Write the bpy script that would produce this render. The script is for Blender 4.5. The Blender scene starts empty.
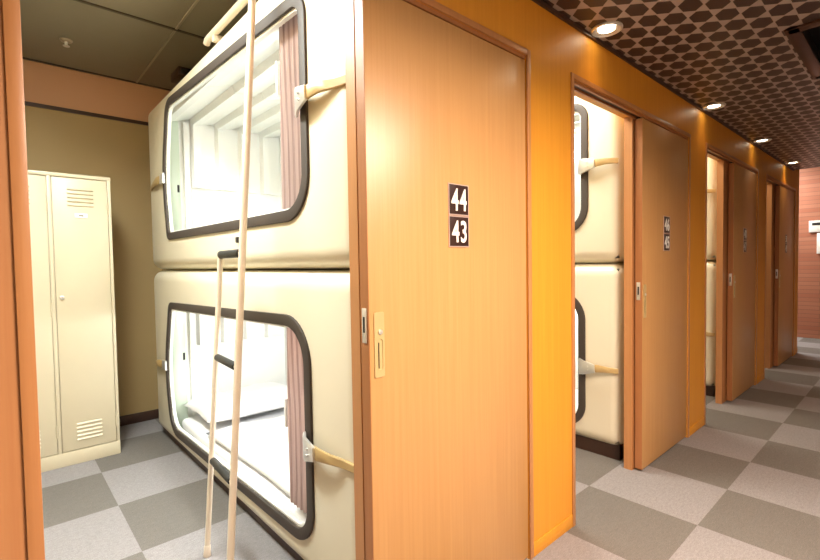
import bpy, bmesh, math, random
from mathutils import Vector, Matrix
random.seed(4)
SC = bpy.context.scene
COL = SC.collection
PI = math.pi

# ---------------------------------------------------------------- materials
def mat(name):
    m = bpy.data.materials.new(name); m.use_nodes = True
    nt = m.node_tree; b = nt.nodes['Principled BSDF']
    return m, nt, b
def N(nt, t, **k):
    n = nt.nodes.new(t)
    for a, v in k.items(): setattr(n, a, v)
    return n
def math_(nt, op, a, b=None):
    n = N(nt, 'ShaderNodeMath', operation=op)
    for i, v in enumerate((a, b)):
        if v is None: continue
        if isinstance(v, (int, float)): n.inputs[i].default_value = v
        else: nt.links.new(v, n.inputs[i])
    return n.outputs[0]
def mixc(nt, fac, a, b):
    n = N(nt, 'ShaderNodeMix', data_type='RGBA')
    if isinstance(fac, (int, float)): n.inputs[0].default_value = fac
    else: nt.links.new(fac, n.inputs[0])
    for i, v in ((6, a), (7, b)):
        if isinstance(v, tuple): n.inputs[i].default_value = (*v, 1)
        else: nt.links.new(v, n.inputs[i])
    return n.outputs[2]
def coords(nt, scale=(1, 1, 1), kind='Object'):
    tc = N(nt, 'ShaderNodeTexCoord'); mp = N(nt, 'ShaderNodeMapping')
    nt.links.new(tc.outputs[kind], mp.inputs[0]); mp.inputs['Scale'].default_value = scale
    return mp.outputs[0]
def noise(nt, vec, scale, detail=4, rough=.6):
    n = N(nt, 'ShaderNodeTexNoise'); nt.links.new(vec, n.inputs['Vector'])
    n.inputs['Scale'].default_value = scale; n.inputs['Detail'].default_value = detail
    n.inputs['Roughness'].default_value = rough
    return n.outputs['Fac']
def ramp(nt, fac, stops):
    n = N(nt, 'ShaderNodeValToRGB'); nt.links.new(fac, n.inputs[0])
    e = n.color_ramp.elements
    while len(e) < len(stops): e.new(.5)
    for el, (p, c) in zip(e, stops): el.position = p; el.color = (*c, 1)
    return n.outputs[0]
def bump(nt, b, h, strength=.2, dist=.002):
    n = N(nt, 'ShaderNodeBump'); n.inputs['Strength'].default_value = strength
    n.inputs['Distance'].default_value = dist
    nt.links.new(h, n.inputs['Height']); nt.links.new(n.outputs[0], b.inputs['Normal'])
def plain(name, col, rough=.5, metal=0., var=.06, scale=6., spec=.5, coat=0.):
    m, nt, b = mat(name)
    f = noise(nt, coords(nt), scale, 3)
    c = mixc(nt, f, tuple(x * (1 - var) for x in col), tuple(min(1, x * (1 + var)) for x in col))
    nt.links.new(c, b.inputs['Base Color'])
    b.inputs['Roughness'].default_value = rough; b.inputs['Metallic'].default_value = metal
    b.inputs['Specular IOR Level'].default_value = spec
    b.inputs['Coat Weight'].default_value = coat; b.inputs['Coat Roughness'].default_value = .15
    return m
def wood(name, c1, c2, rough=.35, spec=.5, panel=0.):
    m, nt, b = mat(name)
    v = coords(nt, (70, 70, 1.6)); f = noise(nt, v, 1.0, 6, .65)
    v2 = coords(nt, (7, 7, .25)); f2 = noise(nt, v2, 1.0, 3, .5)
    c = ramp(nt, f, [(.25, c1), (.75, c2)])
    dark = mixc(nt, .5, c, tuple(x * .72 for x in c1))
    c = mixc(nt, math_(nt, 'MULTIPLY', f2, .55), c, dark)
    nt.links.new(c, b.inputs['Base Color'])
    b.inputs['Roughness'].default_value = rough; b.inputs['Specular IOR Level'].default_value = spec
    bump(nt, b, f, .06, .001)
    return m
def emit(name, col, s):
    m, nt, b = mat(name)
    b.inputs['Base Color'].default_value = (*col, 1)
    b.inputs['Emission Color'].default_value = (*col, 1); b.inputs['Emission Strength'].default_value = s
    return m
M = {}
M['wall_wood'] = wood('orange wood veneer', (.62, .255, .020), (.72, .32, .032), .5)
M['door_wood'] = wood('pale wood veneer', (.49, .255, .092), (.58, .325, .13), .36)
M['trim_wood'] = wood('frame wood', (.44, .19, .07), (.52, .245, .095), .35)
M['pier_wood'] = wood('reddish jamb veneer', (.44, .19, .075), (.52, .25, .105), .4)
M['edge_wood'] = wood('door edge wood', (.34, .13, .045), (.42, .17, .06), .4)
M['dark_wood'] = plain('dark brown timber', (.045, .02, .012), .4)
M['cream'] = plain('cream moulded plastic', (.72, .66, .51), .33, var=.03, scale=3)
M['cream_metal'] = plain('cream painted steel', (.70, .61, .49), .35, var=.05)
M['locker'] = plain('beige locker enamel', (.53, .465, .325), .4, var=.03)
M['locker_dark'] = plain('locker shadow gap enamel', (.20, .16, .095), .6)
M['white'] = plain('white moulded lining', (.86, .87, .84), .45, var=.02)
M['greenish'] = plain('pale green panel', (.62, .72, .60), .3, var=.03)
M['gasket'] = plain('dark grey rubber', (.048, .036, .029), .6, var=.1)
M['rubber'] = plain('black rubber', (.018, .018, .016), .5, var=.2, scale=60)
M['chrome'] = plain('polished metal', (.78, .77, .74), .3, .7, var=.05)
M['brass'] = plain('satin brass', (.58, .45, .22), .35, .3, var=.05)
M['strap'] = plain('tan strap', (.48, .33, .14), .4, var=.1)
M['black'] = plain('black', (.01, .009, .012), .45)
M['plaque'] = plain('dark brown plaque', (.035, .016, .014), .3)
M['plaque_edge'] = plain('plaque silver edge', (.55, .42, .38), .35, .3)
M['figure'] = plain('white lettering', (.85, .83, .80), .5)
M['olive_wall'] = plain('olive tan paint', (.40, .285, .125), .6, var=.05, scale=2)
M['peach'] = plain('peach light spill', (.62, .34, .19), .6, var=.05, scale=2)  # peach light spilling over from the neighbouring cubicle, put into the wall colour
M['divider'] = plain('divider paint', (.45, .36, .22), .6)
M['ceil_grey'] = plain('grey ceiling board', (.22, .19, .13), .42, var=.10, scale=2.5)
M['tbar'] = plain('dark ceiling bar', (.05, .036, .022), .45)
M['tbar_shine'] = plain('pale metal bar', (.42, .35, .24), .3, .4)
M['lamp_white'] = emit('lamp glow', (1, .86, .62), 10)
M['tube_glow'] = emit('cool lamp glow', (.93, 1, .97), 8)
M['plastic_white'] = plain('white plastic', (.80, .80, .78), .35)
M['card'] = plain('white card', (.80, .80, .82), .6)
def fabric(name, col, stripes=None):
    m, nt, b = mat(name)
    n = noise(nt, coords(nt), 160, 2)
    if stripes:
        sp = N(nt, 'ShaderNodeSeparateXYZ'); nt.links.new(coords(nt), sp.inputs[0])
        f = math_(nt, 'FRACT', math_(nt, 'MULTIPLY', sp.outputs[1], stripes[1]))
        f = math_(nt, 'GREATER_THAN', f, .62)
        c = mixc(nt, f, col, stripes[0]); nt.links.new(c, b.inputs['Base Color'])
    else: b.inputs['Base Color'].default_value = (*col, 1)
    b.inputs['Roughness'].default_value = .9
    b.inputs['Sheen Weight'].default_value = .2
    bump(nt, b, n, .15, .001)
    return m
M['linen'] = fabric('white bed linen', (.86, .86, .88))
M['curtain'] = fabric('mauve striped curtain', (.55, .43, .39), ((.40, .29, .265), 60))
# carpet tiles
def carpet():
    m, nt, b = mat('chequered carpet tiles')
    sp = N(nt, 'ShaderNodeSeparateXYZ'); nt.links.new(coords(nt), sp.inputs[0])
    i = math_(nt, 'FLOOR', math_(nt, 'DIVIDE', math_(nt, 'SUBTRACT', sp.outputs[0], 2.31), .474))
    j = math_(nt, 'FLOOR', math_(nt, 'DIVIDE', math_(nt, 'SUBTRACT', sp.outputs[1], .66), .51))
    par = math_(nt, 'MODULO', math_(nt, 'ADD', math_(nt, 'ADD', i, j), 200), 2)
    fine = noise(nt, coords(nt), 260, 2, .7); big = noise(nt, coords(nt, (3, 9, 1)), 4, 3)
    lt = ramp(nt, fine, [(.3, (.21, .195, .195)), (.7, (.36, .335, .335))])
    dk = ramp(nt, fine, [(.3, (.10, .088, .076)), (.7, (.20, .18, .158))])
    c = mixc(nt, par, lt, dk)
    mid = noise(nt, coords(nt, (1, 2.2, 1)), 45, 4, .75)
    c = mixc(nt, math_(nt, 'MULTIPLY', math_(nt, 'SUBTRACT', mid, .35), .9), c, (.05, .046, .042))
    c2 = mixc(nt, math_(nt, 'MULTIPLY', big, .30), c, (.20, .19, .18))
    nt.links.new(c2, b.inputs['Base Color']); b.inputs['Roughness'].default_value = .93
    b.inputs['Specular IOR Level'].default_value = .25
    bump(nt, b, fine, .5, .003)
    return m
M['carpet'] = carpet()
# corridor ceiling: dark six-sided spots with pale triangles between them
def patterned():
    m, nt, b = mat('spotted foil ceiling paper')
    sp = N(nt, 'ShaderNodeSeparateXYZ'); nt.links.new(coords(nt), sp.inputs[0])
    a, d = .134, .0795
    n_ = math_(nt, 'DIVIDE', math_(nt, 'SUBTRACT', sp.outputs[1], .573), d)
    m_ = math_(nt, 'SUBTRACT', math_(nt, 'DIVIDE', math_(nt, 'SUBTRACT', sp.outputs[0], 2.489), a), math_(nt, 'MULTIPLY', n_, .5))
    k_ = math_(nt, 'MULTIPLY', math_(nt, 'ADD', m_, n_), -1.0)
    s = math_(nt, 'ADD', math_(nt, 'ADD', math_(nt, 'ROUND', m_), math_(nt, 'ROUND', n_)), math_(nt, 'ROUND', k_))
    fr = [math_(nt, 'ABSOLUTE', math_(nt, 'SUBTRACT', q, math_(nt, 'ROUND', q))) for q in (m_, n_, k_)]
    mx = math_(nt, 'MAXIMUM', fr[0], math_(nt, 'MAXIMUM', fr[1], fr[2]))
    f = math_(nt, 'MAXIMUM', math_(nt, 'GREATER_THAN', math_(nt, 'ABSOLUTE', s), .5), math_(nt, 'GREATER_THAN', mx, .47))
    v = noise(nt, coords(nt, (1, 1, 1)), 1.3, 2)
    lt = mixc(nt, v, (.56, .47, .44), (.34, .275, .255))
    c = mixc(nt, f, (.050, .030, .027), lt)
    nt.links.new(c, b.inputs['Base Color'])
    b.inputs['Roughness'].default_value = .42; b.inputs['Specular IOR Level'].default_value = .6
    b.inputs['Metallic'].default_value = .25
    return m
M['spots'] = patterned()
def brick():
    m, nt, b = mat('red brick courses')
    tc = N(nt, 'ShaderNodeTexCoord'); sp = N(nt, 'ShaderNodeSeparateXYZ'); nt.links.new(tc.outputs['Object'], sp.inputs[0])
    cb = N(nt, 'ShaderNodeCombineXYZ'); nt.links.new(sp.outputs[1], cb.inputs[0]); nt.links.new(sp.outputs[2], cb.inputs[1])
    br = N(nt, 'ShaderNodeTexBrick'); nt.links.new(cb.outputs[0], br.inputs[0])
    br.inputs['Scale'].default_value = 1.0; br.inputs['Brick Width'].default_value = .5
    br.inputs['Row Height'].default_value = .06; br.inputs['Mortar Size'].default_value = .005
    br.inputs['Color1'].default_value = (.42, .17, .10, 1); br.inputs['Color2'].default_value = (.36, .12, .065, 1)
    br.inputs['Mortar'].default_value = (.27, .11, .07, 1)
    nt.links.new(br.outputs[0], b.inputs['Base Color']); b.inputs['Roughness'].default_value = .6
    bump(nt, b, br.outputs['Fac'], .3, -.004)
    return m
M['brick'] = brick()

# ---------------------------------------------------------------- helpers
def smooth(me, ang=35):
    for p in me.polygons: p.use_smooth = True
    try: me.set_sharp_from_angle(angle=math.radians(ang))
    except Exception: pass
def link(name, me, m, parent=None, sm=True):
    o = bpy.data.objects.new(name, me); COL.objects.link(o)
    if m is not None:
        me.materials.clear(); me.materials.append(m)
    if sm: smooth(me)
    if parent: o.parent = parent
    return o
def tag(o, label=None, cat=None, group=None, kind=None):
    if label: o['label'] = label
    if cat: o['category'] = cat
    if group: o['group'] = group
    if kind: o['kind'] = kind
    return o
def empty(name, loc, label, cat, group=None):
    o = bpy.data.objects.new(name, None); COL.objects.link(o); o.location = loc
    o.empty_display_size = .05
    return tag(o, label, cat, group)
class MB:
    def __init__(s): s.bm = bmesh.new()
    def box(s, x0, x1, y0, y1, z0, z1, bev=0, seg=2):
        t = bmesh.new(); bmesh.ops.create_cube(t, size=1)
        for v in t.verts: v.co = Vector(((x0 + x1) / 2 + v.co.x * (x1 - x0), (y0 + y1) / 2 + v.co.y * (y1 - y0), (z0 + z1) / 2 + v.co.z * (z1 - z0)))
        if bev: bmesh.ops.bevel(t, geom=t.edges[:], offset=bev, segments=seg, profile=.5, affect='EDGES')
        return s._merge(t)
    def _merge(s, t):
        me = bpy.data.meshes.new('t'); t.to_mesh(me); t.free(); s.bm.from_mesh(me); bpy.data.meshes.remove(me); return s
    def cyl(s, p, q, r, r2=None, seg=20, bev=0):
        p, q = Vector(p), Vector(q); d = q - p
        t = bmesh.new()
        bmesh.ops.create_cone(t, cap_ends=True, segments=seg, radius1=r, radius2=r if r2 is None else r2, depth=d.length)
        if bev:
            es = [e for e in t.edges if abs(e.verts[0].co.z - e.verts[1].co.z) < 1e-6]
            bmesh.ops.bevel(t, geom=es, offset=bev, segments=2, profile=.5, affect='EDGES')
        t.transform(Matrix.Translation((p + q) / 2) @ d.to_track_quat('Z', 'Y').to_matrix().to_4x4())
        return s._merge(t)
    def tube(s, pts, r, seg=12):
        pts = [Vector(p) for p in pts]; rings = []; bm = s.bm
        up = Vector((0, 0, 1))
        for i, p in enumerate(pts):
            d = (pts[min(i + 1, len(pts) - 1)] - pts[max(i - 1, 0)]).normalized()
            a = d.cross(up)
            if a.length < .05: a = d.cross(Vector((0, 1, 0)))
            a.normalize(); b = d.cross(a)
            rings.append([bm.verts.new(p + (a * math.cos(t) + b * math.sin(t)) * r) for t in [2 * PI * k / seg for k in range(seg)]])
        for A, B in zip(rings, rings[1:]):
            for k in range(seg): bm.faces.new((A[k], A[(k + 1) % seg], B[(k + 1) % seg], B[k]))
        bm.faces.new(rings[0]); bm.faces.new(rings[-1][::-1])
        bmesh.ops.recalc_face_normals(bm, faces=bm.faces[:]); return s
    def belt(s, pts, hz, th, lean=0):          # flat strap along pts; width upright, thickness along x
        rings = []; bm = s.bm
        for i, p in enumerate(pts):
            p = Vector(p); d = (Vector(pts[min(i + 1, len(pts) - 1)]) - Vector(pts[max(i - 1, 0)])).normalized()
            nrm = Vector((0, 0, 1)).cross(d).normalized(); w = d.cross(nrm)
            h = hz[i] if isinstance(hz, (list, tuple)) else hz
            rings.append([bm.verts.new(p + nrm * a * th / 2 + w * b * h / 2) for a, b in ((-1, -.8), (-.6, -1), (.6, -1), (1, -.8), (1, .8), (.6, 1), (-.6, 1), (-1, .8))])
        for A, B in zip(rings, rings[1:]):
            for k in range(8): bm.faces.new((A[k], A[(k + 1) % 8], B[(k + 1) % 8], B[k]))
        bm.faces.new(rings[0]); bm.faces.new(rings[-1][::-1])
        bmesh.ops.recalc_face_normals(bm, faces=bm.faces[:]); return s
    def ring(s, outer, inner, x0, x1):         # loops in (y,z), extruded along x
        bm = s.bm; n = len(outer)
        L = [[bm.verts.new((x, y, z)) for y, z in lp] for x, lp in ((x0, outer), (x0, inner), (x1, inner), (x1, outer))]
        for a in range(4):
            A, B = L[a], L[(a + 1) % 4]
            for k in range(n): bm.faces.new((A[k], A[(k + 1) % n], B[(k + 1) % n], B[k]))
        bmesh.ops.recalc_face_normals(bm, faces=bm.faces[:]); return s
    def prism(s, loop, x0, x1):
        bm = s.bm; A = [bm.verts.new((x0, y, z)) for y, z in loop]; B = [bm.verts.new((x1, y, z)) for y, z in loop]; n = len(loop)
        for k in range(n): bm.faces.new((A[k], A[(k + 1) % n], B[(k + 1) % n], B[k]))
        bm.faces.new(A[::-1]); bm.faces.new(B)
        bmesh.ops.recalc_face_normals(bm, faces=bm.faces[:]); return s
    def mesh(s, name):
        me = bpy.data.meshes.new(name); s.bm.to_mesh(me); s.bm.free(); return me
    def build(s, name, m, parent=None, sm=True): return link(name, s.mesh(name), m, parent, sm)
def roundpoly(pts, rad, seg=8):
    out = []; n = len(pts)
    for i in range(n):
        p = Vector(pts[i]); a = Vector(pts[i - 1]) - p; b = Vector(pts[(i + 1) % n]) - p
        th = a.angle(b); r = rad[i]
        t = min(r / math.tan(th / 2), a.length * .49, b.length * .49); r = t * math.tan(th / 2)
        c = p + (a.normalized() + b.normalized()).normalized() * (r / math.sin(th / 2))
        s0 = p + a.normalized() * t - c; s1 = p + b.normalized() * t - c
        a0 = math.atan2(s0.y, s0.x); a1 = math.atan2(s1.y, s1.x); da = (a1 - a0 + PI) % (2 * PI) - PI
        for k in range(seg + 1):
            q = a0 + da * k / seg; out.append((c.x + r * math.cos(q), c.y + r * math.sin(q)))
    return out
def inset(pts, d):                              # inset a convex polygon
    n = len(pts); out = []
    cx = Vector((sum(p[0] for p in pts) / n, sum(p[1] for p in pts) / n))
    for i in range(n):
        p0, p, p1 = Vector(pts[i - 1]), Vector(pts[i]), Vector(pts[(i + 1) % n])
        def nrm(u, v):
            e = (v - u).normalized(); q = Vector((-e.y, e.x))
            return q if q.dot(cx - u) > 0 else -q
        n0, n1 = nrm(p0, p), nrm(p, p1)
        m = (n0 + n1).normalized(); out.append(tuple(p + m * (d / m.dot(n0))))
    return out
def boolean(me_a, cutters):
    a = bpy.data.objects.new('tmp', me_a); COL.objects.link(a); tmp = []
    for c in cutters:
        o = bpy.data.objects.new('tmpc', c); COL.objects.link(o); tmp.append(o)
        md = a.modifiers.new('b', 'BOOLEAN'); md.operation = 'DIFFERENCE'; md.object = o; md.solver = 'EXACT'
    dg = bpy.context.evaluated_depsgraph_get(); dg.update()
    me = bpy.data.meshes.new_from_object(a.evaluated_get(dg))
    for o in [a] + tmp: bpy.data.objects.remove(o, do_unlink=True)
    return me
def copy_tree(o, parent=None):
    c = o.copy(); COL.objects.link(c); c.parent = parent
    for ch in list(o.children): copy_tree(ch, c)
    return c
def area(loc, size, power, col, rot=(0, 0, 0), spread=180, sizey=None):
    l = bpy.data.lights.new('area', 'AREA'); l.energy = power; l.color = col; l.size = size
    if sizey: l.shape = 'RECTANGLE'; l.size_y = sizey
    l.spread = math.radians(spread)
    o = bpy.data.objects.new('light', l); COL.objects.link(o); o.location = loc; o.rotation_euler = rot
    return o
def spot(loc, power, col, size=130, blend=.8, r=.04, rot=(0, 0, 0)):
    l = bpy.data.lights.new('spot', 'SPOT'); l.energy = power; l.color = col
    l.spot_size = math.radians(size); l.spot_blend = blend; l.shadow_soft_size = r
    o = bpy.data.objects.new('light', l); COL.objects.link(o); o.location = loc; o.rotation_euler = rot
    return o

# ---------------------------------------------------------------- camera
CH = 1.2
cam = bpy.data.cameras.new('camera'); co = bpy.data.objects.new('camera', cam); COL.objects.link(co)
R_ = Vector((.74410541, -.66786866, -.01608057)); U_ = Vector((.03563465, .01564312, .99924245)); F_ = Vector((.66711117, .74411474, -.0354394))
co.matrix_world = Matrix(((R_.x, U_.x, -F_.x, 0), (R_.y, U_.y, -F_.y, 0), (R_.z, U_.z, -F_.z, CH), (0, 0, 0, 1)))
cam.sensor_width = 36; cam.lens = 459.8 / 820 * 36; cam.clip_start = .02
SC.camera = co

# ---------------------------------------------------------------- setting
W0, W1 = 1.04, 1.14          # front and back of the corridor partition
PIT = 1.87
XL = [.045, 1.915, 3.785, 5.655]                # left side of each opening
XR = [1.555, 3.415, 5.295, 7.175]               # right side
LEAF = [.778, 2.675, 4.518, 6.33]               # leading edge of each sliding leaf
POST = [.778, 2.654, 4.41, 6.20]                # leading edge of the fixed panel behind it
XE = 7.46; HD = 2.0; CZ = 2.24; RZ = 2.62; YB = 4.063
def struct(o): o['kind'] = 'structure'; return o
struct(MB().box(-1.6, 9.1, -1.3, YB + .1, -.06, 0).build('floor', M['carpet'], sm=False))
# corridor ceiling with a cut for the vent
c = MB()
vx0, vx1, vy0, vy1 = 2.72, 3.56, -.25, .43
c.box(-1.6, 7.03, vy1, W0, CZ, CZ + .05); c.box(-1.6, 7.03, -1.3, vy0, CZ, CZ + .05)
c.box(-1.6, vx0, vy0, vy1, CZ, CZ + .05); c.box(vx1, 7.03, vy0, vy1, CZ, CZ + .05)
struct(c.build('ceiling', M['spots'], sm=False))
struct(MB().box(7.03, 7.1, -1.3, W0, CZ, RZ + .1).build('trim_1', M['dark_wood'], sm=False))
struct(MB().box(7.03, 9.1, -1.3, YB + .1, RZ + .08, RZ + .14).build('ceiling_lobby', M['divider'], sm=False))
struct(MB().box(8.95, 9.1, -1.3, YB + .1, 0, RZ + .1).build('wall_end', M['brick'], sm=False))
struct(MB().box(-1.6, 9.1, -1.4, -1.3, 0, RZ + .1).build('wall_right', M['divider'], sm=False))
struct(MB().box(-1.7, -1.6, -1.4, YB + .1, 0, RZ + .1).build('wall_near', M['divider'], sm=False))
w = MB()
w.box(-1.6, XE, W0, W1, HD, RZ + .05)
for a, b in zip(XR, XL[1:] + [XE]): w.box(a, b, W0, W1, 0, HD)
struct(w.build('wall_front', M['wall_wood'], sm=False))
struct(MB().box(-1.6, XL[0], W0, W1, 0, HD).build('wall_front_left', M['pier_wood'], sm=False))
# dark picture strip where wall and ceiling meet
struct(MB().box(-1.6, 7.03, W0 - .012, W0, CZ - .018, CZ, .002).build('trim_2', M['dark_wood']))
b = MB()
for a, e in zip([-1.6] + XR, XL + [XE]):
    b.box(a + (.024 if a > 0 else 0), e - (.024 if e < XE else 0), W0 - .004, W0, 0, .058, .0015)
struct(b.build('baseboard_front', M['wall_wood']))
# casings round each opening, one object each
for k in range(4):
    m = MB(); a, b_ = XL[k], XR[k]
    m.box(a - .023, a, W0 - .006, W0 + .0, 0, HD + .023, .001)
    m.box(b_, b_ + .023, W0 - .006, W0 + .0, 0, HD + .023, .001)
    m.box(a, b_, W0 - .006, W0 + .0, HD, HD + .023, .001)
    struct(m.build('trim_%d' % (3 + k), M['trim_wood']))
    t = MB()
    t.box(a + .001, b_ - .001, W0 + .002, W0 + .012, HD - .014, HD)
    t.box(a + .001, b_ - .001, W0 + .040, W0 + .048, HD - .014, HD)
    struct(t.build('trim_%d' % (7 + k), M['edge_wood']))
    g = MB().box(a + .002, b_ - .002, W0 + .012, W0 + .040, HD - .004, HD)
    struct(g.build('trim_%d' % (11 + k), M['dark_wood']))
    struct(MB().box(POST[k], b_, W0 + .05, W1 - .005, 0, HD).build('wall_fixed_panel_%d' % (k + 1), M['trim_wood'], sm=False))
# rear wall of the cubicles
struct(MB().box(-1.6, XE, YB, YB + .1, 0, 2.31).build('wall_back', M['olive_wall'], sm=False))
struct(MB().box(-1.6, XE, YB, YB + .1, 2.335, RZ + .05).build('wall_back_upper', M['peach'], sm=False))  # band coloured by painted light spill
struct(MB().box(-1.6, XE, YB - .012, YB + .1, 2.31, 2.335).build('trim_15', M['dark_wood'], sm=False))
struct(MB().box(-.06, XE, YB - .012, YB, 0, .075, .002).build('baseboard_back', M['dark_wood']))
for k, x in enumerate((-.17, 1.80, 3.67, 5.54, 7.40)):
    struct(MB().box(x, x + .05, W1, YB, 0, RZ + .05).build('wall_divider_%d' % (k + 1), M['divider'], sm=False))
struct(MB().box(-1.6, XE, W1, YB, RZ + .002, RZ + .05).build('ceiling_cubicle', M['ceil_grey'], sm=False))
t = MB()
for y in (1.95, 3.00, 4.045): t.box(-.07, 1.80, y - .008, y + .008, RZ - .006, RZ + .002)
struct(t.build('trim_16', M['tbar'], sm=False))
t = MB()
for x in (.10 - .35, .845): t.box(x - .006, x + .006, W1, YB, RZ - .003, RZ + .002)
struct(t.build('trim_17', M['tbar_shine'], sm=False))

# ---------------------------------------------------------------- sliding doors
def figure_mesh(txt, h, depth=.0012):
    cu = bpy.data.curves.new('f', 'FONT'); cu.body = txt; cu.size = 1; cu.extrude = .01; cu.offset = .016; cu.space_character = 1.12
    cu.align_x = 'CENTER'; cu.align_y = 'CENTER'
    o = bpy.data.objects.new('f', cu); COL.objects.link(o)
    dg = bpy.context.evaluated_depsgraph_get(); dg.update()
    me = bpy.data.meshes.new_from_object(o.evaluated_get(dg)); bpy.data.objects.remove(o, do_unlink=True)
    xs = [v.co.x for v in me.vertices]; ys = [v.co.y for v in me.vertices]
    cx, cy = (max(xs) + min(xs)) / 2, (max(ys) + min(ys)) / 2; s = h / (max(ys) - min(ys)) * 1.0
    for v in me.vertices:
        x, y, z = v.co; v.co = ((x - cx) * s * .70, -z * .1, (y - cy) * s)
    return me
NUM = [('44', '43'), ('46', '45'), ('48', '47'), ('50', '49')]
for k in range(4):
    x0, x1 = LEAF[k], XR[k] - .003
    yf = W0 + .003; yb = W0 + .043
    door = bpy.data.objects.new('door_%d' % (k + 1), None); COL.objects.link(door); door.location = (x0, yf, 0)
    struct(door)
    th = yb - yf
    MB().box(0, x1 - x0, 0, th, .012, HD - .018, .0015).build('door_leaf', M['door_wood'], door)
    # door edge strip
    MB().box(-.0015, .0005, .001, th - .001, .013, HD - .02).build('edge_band', M['edge_wood'], door, sm=False)
    # latch plate on the leading edge
    MB().box(-.0045, -.0012, .010, .030, .975, 1.075, .0012).build('latch_plate', M['chrome'], door)
    lt = door.children[-1]
    MB().box(-.0052, -.0044, .016, .024, 1.005, 1.05).build('latch_slot', M['black'], lt, sm=False)
    # pull handle plate with recessed pull
    px = .015; pl = []
    outer = roundpoly([(0, .874), (.036, .874), (.036, 1.062), (0, 1.062)], [.004] * 4, 3)
    m = MB()
    inner = roundpoly([(.012, .895), (.030, .895), (.030, .985), (.012, .985)], [.008] * 4, 3)
    bmx = m.bm
    L = [[bmx.verts.new((px + a, y, z)) for a, z in lp] for y, lp in ((0, outer), (-.003, outer), (-.003, inner), (-.0006, [(.003 + a * .9 - .0008, z * .98 + .0185) for a, z in inner]))]
    n = len(outer)
    for A, B in zip(L, L[1:]):
        for q in range(n): bmx.faces.new((A[q], A[(q + 1) % n], B[(q + 1) % n], B[q]))
    bmx.faces.new(L[-1]); bmesh.ops.recalc_face_normals(bmx, faces=bmx.faces[:])
    hp = m.build('handle_plate', M['brass'], door)
    MB().cyl((px + .021, -.0030, 1.005), (px + .021, -.0065, 1.005), .0075, bev=.001).build('lock_cylinder', M['chrome'], hp)
    MB().box(px + .0135, px + .0165, -.0034, -.0028, .900, .975).build('finger_groove', M['black'], hp, sm=False)
    # small guide pin hanging from the track
    MB().box(.004, .022, .006, th - .006, HD - .018, HD - .006, .002).build('top_guide', M['black'], door)
    # number plaques
    nx = .332 if k == 0 else .332 - .02 * (k > 0)
    for zc, txt in ((1.411, NUM[k][0]), (1.305, NUM[k][1])):
        pe = MB().box(nx, nx + .096, -.0025, 0, zc - .050, zc + .050, .0008).build('number_plaque', M['plaque'], door)
        pe['label'] = 'dark plaque with white figures ' + txt if k < 1 else 'small dark number plaque'
        MB().ring([(nx - .002, zc - .052), (nx + .098, zc - .052), (nx + .098, zc + .052), (nx - .002, zc + .052)],
                  [(nx + .0015, zc - .0485), (nx + .0945, zc - .0485), (nx + .0945, zc + .0485), (nx + .0015, zc + .0485)], 0, .0015)
        rg = MB().ring([(nx - .002, zc - .052), (nx + .098, zc - .052), (nx + .098, zc + .052), (nx - .002, zc + .052)],
                  [(nx + .0015, zc - .0485), (nx + .0945, zc - .0485), (nx + .0945, zc + .0485), (nx + .0015, zc + .0485)], 0, .0032)
        for v in rg.bm.verts: v.co = Vector((v.co.y, -v.co.x, v.co.z))
        rg.build('plaque_border', M['plaque_edge'], pe, sm=False)
        me = figure_mesh(txt, .074)
        for v in me.vertices: v.co += Vector((nx + .048, -.0034, zc))
        link('plaque_figures', me, M['figure'], pe, sm=False)

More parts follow.
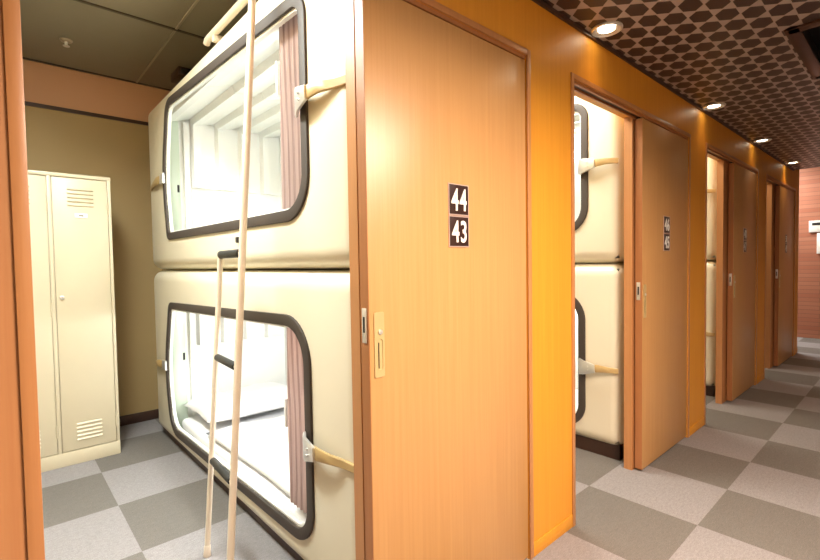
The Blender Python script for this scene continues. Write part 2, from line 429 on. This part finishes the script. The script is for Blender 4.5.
# ---------------------------------------------------------------- sleeping pods
YC = 2.46; YN, YF = 1.165, 3.73; DEP = .92
LOWER_W = dict(pts=[(1.465, .15), (3.32, .105), (3.43, .52), (3.28, .975), (1.465, 1.015)], rad=[.15, .18, 1.2, .07, .18], z0=.03, z1=1.181)
UPPER_W = dict(pts=[(1.445, 1.365), (3.26, 1.378), (3.335, 1.78), (3.20, 2.25), (1.445, 2.17)], rad=[.17, .05, 1.2, .12, .10], z0=1.187, z1=2.33)
def saw(x0, x1, n, depth):                     # lapped-board profile
    pts = []; s = (x1 - x0) / n
    for i in range(n):
        pts += [(x0 + i * s, 0), (x0 + i * s + .012, depth), (x0 + i * s + s * .35, depth * .85)]
    pts.append((x1, 0)); return pts
def make_pod(cfg, name, near=0.):
    """x measured from the face of the pod, y,z absolute minus root"""
    zb, zt = cfg['z0'], cfg['z1']; H = zt - zb
    root = empty(name, (0, YC, zb), None, 'sleeping pod')
    P = [(y - YC - (near if y < 2 else 0), z - zb) for y, z in cfg['pts']]; y0, y1 = YN - YC, YF - YC
    outer = roundpoly(P, cfg['rad'], 10)
    Pi = inset(P, .044); inner = roundpoly(Pi, [max(.03, r - .044) for r in cfg['rad']], 10)
    Pj = inset(P, .052); inner2 = roundpoly(Pj, [max(.025, r - .052) for r in cfg['rad']], 10)
    me = boolean(MB().box(0, DEP, y0, y1, 0, H, .075, 8).mesh('a'),
                 [MB().box(.022, DEP - .02, y0 + .03, y1 - .03, .025, H - .03).mesh('c'), MB().prism(inner, -.2, .2).mesh('c2')])
    sh = link('shell', me, M['cream'], root)
    # rubber frame, half proud of the face
    g = MB().ring(outer, inner, -.010, .012)
    es = [e for e in g.bm.edges if abs(e.verts[0].co.x - e.verts[1].co.x) < 1e-6 and e.verts[0].co.x < 0]
    bmesh.ops.bevel(g.bm, geom=es, offset=.0035, segments=2, profile=.5, affect='EDGES')
    g.build('window_frame', M['gasket'], root)
    MB().ring(inner, inner2, .004, .022).build('inner_frame', M['white'], root)
    # lining: rear wall, ends, floor, ceiling
    ye = 3.42 - YC; zc = (2.225 if zb > 1 else 1.12) - zb; xb = .90 - .03
    l = MB()
    l.box(xb, xb + .02, y0 + .05, ye, .03, zc)                    # long wall
    l.box(.026, xb, ye, ye + .02, .03, zc)                         # far end
    l.box(.026, xb, y0 + .05, y0 + .07, .03, zc)                   # near end
    l.box(.026, xb, y0 + .05, ye, .03, .05)                        # floor
    l.box(.026, xb + .02, y0 + .05, ye + .02, zc, zc + .015)       # ceiling board
    l.build('lining', M['white'], root, sm=False)
    # lapped ceiling boards, running lengthwise, in two lengths
    for a, e in ((y0 + .07, 2.62 - YC - .004), (2.62 - YC + .004, ye)):
        m = MB(); pr = saw(.03, xb, 5, -.042); bm = m.bm
        A = [bm.verts.new((x, a, zc - .001 + d)) for x, d in pr]; B = [bm.verts.new((x, e, zc - .001 + d)) for x, d in pr]
        for q in range(len(pr) - 1): bm.faces.new((A[q], A[q + 1], B[q + 1], B[q]))
        for S in (A, B): bm.faces.new(S)
        m.build('ceiling_boards', M['white'], root, sm=False)
    # lapped upright boards on the far end wall
    zr = zc - .47
    m = MB(); pr = saw(.20, xb, 4, -.040); bm = m.bm
    A = [bm.verts.new((x, ye - .001 + d, zr)) for x, d in pr]; B = [bm.verts.new((x, ye - .001 + d, zc - .02)) for x, d in pr]
    for q in range(len(pr) - 1): bm.faces.new((A[q], A[q + 1], B[q + 1], B[q]))
    for S in (A, B): bm.faces.new(S)
    m.build('end_boards', M['white'], root, sm=False)
    # pale green service panel and white post by the window
    pn = MB().box(.030, .125, ye - .012, ye - .001, .06, zc - .03, .002).build('service_panel', M['greenish'], root)
    MB().box(.150, .185, ye - .03, ye - .001, .06, zc - .03, .004).build('corner_post', M['white'], root)
    MB().box(.105, .118, ye - .018, ye - .011, H * .46, H * .46 + .05, .002).build('switch', M['rubber'], pn)
    # lamp under the near end of the ceiling
    MB().box(.835, .865, y0 + .35, y0 + .75, zc - .22, zc - .12, .006).build('lamp_diffuser', M['tube_glow'], root)
    # straps and clips at both ends of the window
    zs = (1.775 if zb > 1 else .545) - zb; up = -1 if zb > 1 else 1
    ya = 1.46 - near - YC
    pts = [(-.030, ya - .02, zs), (-.036, ya - .05, zs + .004), (-.036, ya - .09, zs + .006), (-.030, ya - .13, zs + .006), (-.018, ya - .17, zs + .004), (-.008, ya - .20, zs + .002), (.002, y0 + .03, zs)]
    s = MB().belt(pts, [.052, .050, .044, .036, .032, .030, .028], .012).build('strap', M['strap'], root)
    cl = MB()
    cl.belt([(-.018, ya + .035, zs - up * .0), (-.036, ya - .0, zs), (-.042, ya - .075, zs + .004)], [.10, .085, .048], .014)
    for dz in (-.010, .012): cl.cyl((-.040, ya - .03, zs + dz), (-.052, ya - .03, zs + dz), .004, seg=10)
    cl.build('strap_clip', M['chrome'], s)
    yb_ = cfg['pts'][2][0] - .035 - YC
    pts = [(-.016, yb_ + .02, zs), (-.024, yb_ + .10, zs), (-.018, yb_ + .20, zs - .01), (.0, y1 - .07, zs - .02), (.035, y1 - .008, zs - .02)]
    s = MB().belt(pts, [.055, .046, .034, .028, .028], .010).build('strap', M['strap'], root)
    MB().belt([(-.015, yb_ - .035, zs), (-.018, yb_ + .03, zs)], [.065, .065], .012).build('strap_clip', M['chrome'], s)
    if zb < 1:
        MB().box(.035, DEP - .02, y0 + .03, y1 - .03, -zb, .02, 0).build('plinth', M['dark_wood'], root, sm=False)
    else:
        # tubular rail on the roof edge, with two brackets
        r = MB().tube([(.004, 2.45 - YC, H + .004), (.002, 2.435 - YC, H + .012), (.002, 2.40 - YC, H + .014), (.002, 1.25 - YC, H + .014)], .017)
        rail = r.build('roof_rail', M['cream_metal'], root)
        for yy in (2.33, 1.4): MB().box(-.008, .04, yy - .015 - YC, yy + .015 - YC, H - .03, H + .004, .004).build('rail_bracket', M['cream_metal'], rail)
        MB().box(-.012, .004, 2.100 - .012 - YC, 2.100 + .012 - YC, 1.305 - zb + .003, 1.305 - zb + .03, .003).build('stop_peg', M['rubber'], root)
    return root
low = make_pod(LOWER_W, 'sleeping_pod'); upp = make_pod(UPPER_W, 'sleeping_pod')
low2 = make_pod(dict(LOWER_W, z0=.075), 'sleeping_pod', .075); upp2 = make_pod(UPPER_W, 'sleeping_pod', .075)
PX = [.83, .83 + PIT, .83 + 2 * PIT]
names = [('lower cream moulded sleeping pod with bedding, beside the steel ladder', 'upper cream moulded sleeping pod with rail, beside the steel ladder'),
         ('lower cream pod seen through the second open doorway of the corridor', 'upper cream pod seen through the second open doorway, brightly lit'),
         ('lower cream pod glimpsed through the narrow third doorway', 'upper cream pod glimpsed through the narrow third doorway')]
pods = []
for k, x in enumerate(PX):
    for j, p in enumerate((low, upp) if k == 0 else (low2, upp2)):
        o = p if k < 2 else copy_tree(p)
        o.location.x = x; o['label'] = names[k][j]; o['group'] = 'stacked sleeping pods in the cubicles'; pods.append(o)

# pod lights: the lamp on the long wall of each pod
for x in PX:
    for z, p in ((.95, 22), (2.055, 6.5)):
        l = area((x + .825, YN + .55, z), .38, p, (1, 1, .97), sizey=.10)
        l.rotation_euler = Vector((-.62, .78, -.05)).to_track_quat('-Z', 'Z').to_euler()

# curtains
def curtain(z0, z1, label):
    bm = bmesh.new(); ny, nz = 60, 10; g = []
    for j in range(nz + 1):
        row = []
        for i in range(ny + 1):
            t = i / ny; y = 1.42 + t * .355 + .006 * math.sin(j * .5)
            row.append(bm.verts.new((.8915 + .0045 * math.sin(t * 2 * PI * 13), y, z0 + (z1 - z0) * j / nz)))
        g.append(row)
    for j in range(nz):
        for i in range(ny): bm.faces.new((g[j][i], g[j][i + 1], g[j + 1][i + 1], g[j + 1][i]))
    r = bmesh.ops.solidify(bm, geom=bm.faces[:], thickness=.002)
    me = bpy.data.meshes.new('curtain'); bm.to_mesh(me); bm.free()
    o = link('curtain', me, M['curtain']); tag(o, label, 'curtain', 'striped curtains gathered in the pods')
    return o
cu = curtain(1.30, 2.175, 'mauve striped curtain gathered inside the upper pod window')
MB().box(.880, .903, 1.40, 1.79, 2.170, 2.185, .003).build('curtain_track', M['plastic_white'], cu)
MB().box(.880, .900, 1.778, 1.792, 1.90, 2.04, .003).build('end_hook', M['plastic_white'], cu)
cu = curtain(.20, 1.06, 'mauve striped curtain gathered inside the lower pod window')
MB().box(.880, .903, 1.40, 1.79, 1.055, 1.070, .003).build('curtain_track', M['plastic_white'], cu)
MB().box(.880, .900, 1.778, 1.792, .52, .64, .003).build('end_hook', M['plastic_white'], cu)

# bedding in the lower near pod
def cushion(name, cx, cy, cz, sx, sy, sz, m, label, cat, ripple=.006, p=2.6, parent=None, seed=0, flat=.6):
    rnd = random.Random(seed); bm = bmesh.new(); n = 28; top = []; bot = []
    ph = [rnd.random() * 6 for _ in range(6)]
    for j in range(n + 1):
        ra, rb = [], []
        for i in range(n + 1):
            u, v = i / n * 2 - 1, j / n * 2 - 1
            e = max(0, (1 - abs(u) ** p) * (1 - abs(v) ** p)) ** .45
            px_ = u * sx / 2 * (1 - .05 * (1 - abs(v))); py_ = v * sy / 2 * (1 - .05 * (1 - abs(u)))
            w_ = ripple * (math.sin(u * 5 + v * 3 + ph[0]) + math.sin(v * 9 - u * 4 + ph[1]) * .6 + math.sin(u * 13 + ph[2]) * .3) * e
            ra.append(bm.verts.new((cx + px_, cy + py_, cz + sz / 2 * e + w_)))
            rb.append(bm.verts.new((cx + px_, cy + py_, cz - sz / 2 * e * flat)) if 0 < i < n and 0 < j < n else ra[-1])
        top.append(ra); bot.append(rb)
    for j in range(n):
        for i in range(n):
            bm.faces.new((top[j][i], top[j][i + 1], top[j + 1][i + 1], top[j + 1][i]))
            f = (bot[j][i], bot[j + 1][i], bot[j + 1][i + 1], bot[j][i + 1])
            try: bm.faces.new(f)
            except ValueError: pass
    bmesh.ops.recalc_face_normals(bm, faces=bm.faces[:])
    me = bpy.data.meshes.new(name); bm.to_mesh(me); bm.free()
    o = link(name, me, m, parent); smooth(me, 180)
    if label: tag(o, label, cat)
    return o
mt = MB().box(.905, 1.68, 1.26, 3.40, .081, .160, .030, 5).build('mattress', M['linen']); tag(mt, 'white mattress lying inside the lower near pod', 'mattress')
du = cushion('duvet', 1.298, 2.10, .188, .78, 1.62, .075, M['linen'], 'thick white duvet spread over the mattress in the lower pod', 'duvet', .006, 6, seed=3, flat=.3)
pi = cushion('pillow', 1.28, 3.14, .252, .72, .50, .17, M['linen'], 'white pillow at the far end of the lower pod', 'pillow', .005, 2.8, seed=5)

# ---------------------------------------------------------------- ladder
lad = empty('ladder', (.6, 1.84, 0), 'narrow cream tubular ladder leaning against the near pods', 'ladder')
def A_(z): return Vector((.606 + .0746 * z - .6, 1.967 - 1.84, z))
def B_(z): return Vector((.594 + .069 * z - .6, 1.69 - 1.84, z))
RT = .0135
ra = MB().tube([A_(.02), A_(.5), A_(1.0), A_(1.235), A_(1.25) + Vector((-.004, -.012, 0))], RT * .82).build('rail', M['cream_metal'], lad)
rb = MB().tube([B_(.02), B_(.8), B_(1.6), B_(2.35), B_(2.41) + Vector((.015, 0, 0)), B_(2.43) + Vector((.05, 0, 0)), B_(2.41) + Vector((.09, 0, 0)), B_(2.375) + Vector((.10, 0, 0))], RT).build('rail', M['cream_metal'], lad)
MB().cyl(A_(0), A_(.045), .0155, .0125, bev=.002).build('foot_cap', M['cream_metal'], ra)
MB().cyl(B_(0), B_(.045), .0175, .0145, bev=.002).build('foot_cap', M['cream_metal'], rb)
for z in (.40, .825, 1.25):
    a, b_ = A_(z), B_(z); d = b_ - a
    rg = MB().cyl(a, b_, .0085).build('rung', M['cream_metal'], lad)
    MB().cyl(a + d * (.08 if z < 1.2 else .02), a + d * .92, .0165 if z > 1.2 else .0145, bev=.003).build('grip', M['rubber'], rg)

# ---------------------------------------------------------------- locker
lk = empty('locker', (-.07, 3.46, 0), 'tall beige steel locker with two vented doors against the rear wall', 'locker')
LW, LD, LH = .625, .56, 1.778
m = MB(); m.box(0, LW, .012, LD, .0, LH, .003); m.box(0, LW, 0, .014, 0, .085, .003); m.box(0, LW, 0, .014, LH - .022, LH, .003)
m.box(0, .016, .001, .014, .05, LH - .01, .002); m.box(LW - .018, LW - .0005, .001, .014, .05, LH - .01, .002); m.box(.303, .323, .001, .014, .05, LH - .01, .002)
m.build('body', M['locker'], lk)
for i, (a, e) in enumerate(((.019, .300), (.326, LW - .021))):
    outer_d = MB().box(a, e, -.002, .010, .090, LH - .027, .003)
    d = outer_d.build('door', M['locker'], lk)
    MB().box(a - .003, e + .003, .0115, .0135, .087, LH - .024).build('gap_shadow', M['locker_dark'], d, sm=False) if False else None
    cx = (a + e) / 2
    for zz in (LH - .15, .17 + .02):
        lv = MB()
        for q in range(5):
            z = zz - .045 + q * .024
            t = bmesh.new(); pr = [(-.002, 0), (-.009, .003), (-.002, .012)]
            A = [t.verts.new((cx - .065, y, z + dz)) for y, dz in pr]; B = [t.verts.new((cx + .065, y, z + dz)) for y, dz in pr]
            for k in range(3): t.faces.new((A[k], A[(k + 1) % 3], B[(k + 1) % 3], B[k]))
            t.faces.new(A); t.faces.new(B[::-1]); bmesh.ops.recalc_face_normals(t, faces=t.faces[:]); lv._merge(t)
        lv.build('louvres', M['locker'], d, sm=False)
    MB().box(cx - .032, cx + .032, -.006, -.002, LH - .265, LH - .238, .001).build('card_holder', M['card'], d)
    c_ = d.children[-1]; MB().box(cx - .012, cx + .012, -.0068, -.0058, LH - .256, LH - .247).build('card_mark', M['locker_dark'], c_, sm=False)
    MB().cyl((a + .028, -.002, 1.03), (a + .028, -.012, 1.03), .012, bev=.002).build('lock', M['chrome'], d)
    k_ = d.children[-1]; MB().box(a + .0265, a + .0295, -.0128, -.0118, 1.023, 1.037).build('keyhole', M['black'], k_, sm=False)
    for z in (.22, .95, LH - .20): MB().cyl((e + .0015, -.003, z - .035), (e + .0015, -.003, z + .035), .004, seg=10).build('hinge', M['locker'], d)

# ---------------------------------------------------------------- ceiling fixtures
LX = [.55, 2.075, 3.67, 5.07, 6.52]
labs = [None, 'round recessed downlight nearest the camera, glowing above the orange wall', 'second round recessed downlight along the corridor ceiling',
        'third recessed downlight along the corridor ceiling', 'farthest recessed downlight near the end of the corridor ceiling']
def downlight(x, y, z, label, group='recessed corridor downlights'):
    r = empty('downlight', (x, y, z), label, 'ceiling light', group)
    t = bmesh.new(); n = 32; prof = [(.068, 0), (.068, -.006), (.060, -.010), (.046, -.001), (.036, .0)]
    R = [[t.verts.new((rr * math.cos(2 * PI * k / n), rr * math.sin(2 * PI * k / n), zz)) for k in range(n)] for rr, zz in prof]
    for A, B in zip(R, R[1:]):
        for k in range(n): t.faces.new((A[k], A[(k + 1) % n], B[(k + 1) % n], B[k]))
    bmesh.ops.recalc_face_normals(t, faces=t.faces[:])
    me = bpy.data.meshes.new('trim'); t.to_mesh(me); t.free(); link('trim_ring', me, M['chrome'], r)
    MB().cyl((0, 0, -.0005), (0, 0, -.003), .036, seg=32).build('lens', M['lamp_white'], r)
    return r
for x, l in zip(LX, labs):
    downlight(x, .965, CZ, l or 'recessed downlight over the first doorway')
WARM = (1, .60, .27)
for x, p in zip(LX, (2, 1.8, 1.2, 1.2, 3)):
    spot((x, .955, CZ - .02), p, WARM, 110, 1, .06)
# vent
vt = empty('ceiling_vent', ((vx0 + vx1) / 2, (vy0 + vy1) / 2, CZ), 'large dark rectangular ceiling vent with brown frame at the right edge', 'vent')
hx, hy = (vx1 - vx0) / 2, (vy1 - vy0) / 2
m = MB()
m.box(-hx - .01, hx + .01, hy - .045, hy + .01, -.012, .0, .003); m.box(-hx - .01, hx + .01, -hy - .01, -hy + .045, -.012, .0, .003)
m.box(-hx - .01, -hx + .045, -hy, hy, -.012, .0, .003); m.box(hx - .045, hx + .01, -hy, hy, -.012, .0, .003)
M['vent_frame'] = plain('brown metal frame', (.07, .036, .028), .35, .3)
m.build('frame', M['vent_frame'], vt)
m = MB(); m.box(-hx + .002, hx - .002, -hy + .002, hy - .002, .16, .17)
for s in (-1, 1): m.box(s * (hx - .004) - .002, s * (hx - .004) + .002, -hy + .002, hy - .002, .001, .16); m.box(-hx + .002, hx - .002, s * (hy - .004) - .002, s * (hy - .004) + .002, .001, .16)
m.build('housing', M['black'], vt, sm=False)
# sprinkler and dark vent in the cubicle ceiling
sp_ = empty('sprinkler', (.368, 3.569, RZ - .0), 'small round sprinkler head on the grey cubicle ceiling', 'sprinkler')
MB().cyl((0, 0, 0), (0, 0, -.012), .035, .028, bev=.002).build('rosette', M['tbar_shine'], sp_)
MB().cyl((0, 0, -.012), (0, 0, -.035), .010, .008, seg=12).build('nozzle', M['chrome'], sp_)
MB().cyl((0, 0, -.035), (0, 0, -.038), .018, seg=16).build('deflector', M['chrome'], sp_)
bx_ = empty('speaker_box', (1.06, 3.62, RZ), 'small dark box on the cubicle ceiling above the upper pod corner', 'speaker')
MB().box(-.06, .06, -.10, .10, -.06, 0, .006).build('case', M['dark_wood'], bx_)
MB().box(-.045, .045, -.104, -.099, -.05, -.01, .002).build('grille', M['black'], bx_)

# controls on the brick wall
th_ = empty('thermostat', (8.95, 1.04, 1.65), 'white wall controller with dark display on the far brick wall', 'thermostat')
MB().box(-.025, 0, -.09, .09, -.085, .085, .006).build('case', M['plastic_white'], th_)
MB().box(-.027, -.024, -.05, .055, .015, .055, .002).build('display', M['black'], th_)
sw = empty('switch_panel', (8.95, .96, 1.40), 'tall white switch plate below the controller on the brick wall', 'switch')
MB().box(-.02, 0, -.10, .08, -.15, .15, .005).build('plate', M['plastic_white'], sw)
MB().box(-.026, -.019, -.04, .02, -.06, .06, .003).build('rocker', M['card'], sw)

# ---------------------------------------------------------------- added lights (unseen fixtures for brightness)
def added_panel(x, y, z, sx, sy, power, col, label, spread=160):  # added lamp out of view, shaped as a ceiling fixture
    r = empty('added_ceiling_panel', (x, y, z), label, 'ceiling light')
    m = MB(); m.ring([(-sx / 2 - .02, -sy / 2 - .02), (sx / 2 + .02, -sy / 2 - .02), (sx / 2 + .02, sy / 2 + .02), (-sx / 2 - .02, sy / 2 + .02)],
                     [(-sx / 2, -sy / 2), (sx / 2, -sy / 2), (sx / 2, sy / 2), (-sx / 2, sy / 2)], -.02, 0)
    for v in m.bm.verts: v.co = Vector((v.co.y, v.co.z, v.co.x))
    m.build('frame', M['plastic_white'], r)
    MB().box(-sx / 2, sx / 2, -sy / 2, sy / 2, -.012, -.004).build('diffuser', M['tube_glow'], r, sm=False)
    area((x, y, z - .022), sx, power, col, spread=spread, sizey=sy)
added_panel(1.15, -.45, CZ, .9, .6, 80, (1, .78, .62), 'added unseen ceiling fill light in the corridor behind the viewer')  # added to brighten the first door and near corridor
added_panel(.08, 2.02, RZ, .30, 1.10, 38, (.95, 1, .97), 'added unseen fill light above the first cubicle floor', 150)  # cubicle lamps are added, unseen, to light pod faces and floor
added_panel(2.25, 1.80, RZ, .5, .7, 17, (1, .93, .80), 'added unseen fill light above the second cubicle floor')
added_panel(4.12, 1.80, RZ, .5, .7, 12, (1, .80, .55), 'added unseen fill light above the third cubicle floor')
for x, p in ((2.7, 11), (4.7, 14), (6.6, 28)):  # second downlight row, added out of view to warm the far wall
    downlight(x, -.45, CZ, 'added unseen downlight beyond the right edge, %s' % {2.7: 'nearest', 4.7: 'middle', 6.6: 'farthest'}[x])
    spot((x, -.45, CZ - .02), p, (1, .62, .42), 150, 1, .06)
added_panel(8.25, 1.9, RZ + .08, .8, 1.2, 26, (1, .92, .85), 'added unseen fill light in the lobby past the corridor')  # added, unseen, to brighten the floor and brick at the end
added_panel(5.98, 1.80, RZ, .5, .7, 8, (1, .80, .55), 'added unseen fill light above the fourth cubicle floor')  # another added cubicle lamp, out of view

wd = bpy.data.worlds.new('world'); SC.world = wd; wd.use_nodes = True
wd.node_tree.nodes['Background'].inputs[0].default_value = (.9, .85, .8, 1)
wd.node_tree.nodes['Background'].inputs[1].default_value = .05
SC.view_settings.view_transform = 'Standard'; SC.view_settings.look = 'None'
SC.view_settings.exposure = 0.75; SC.view_settings.gamma = 1
SC.view_settings.use_curve_mapping = False
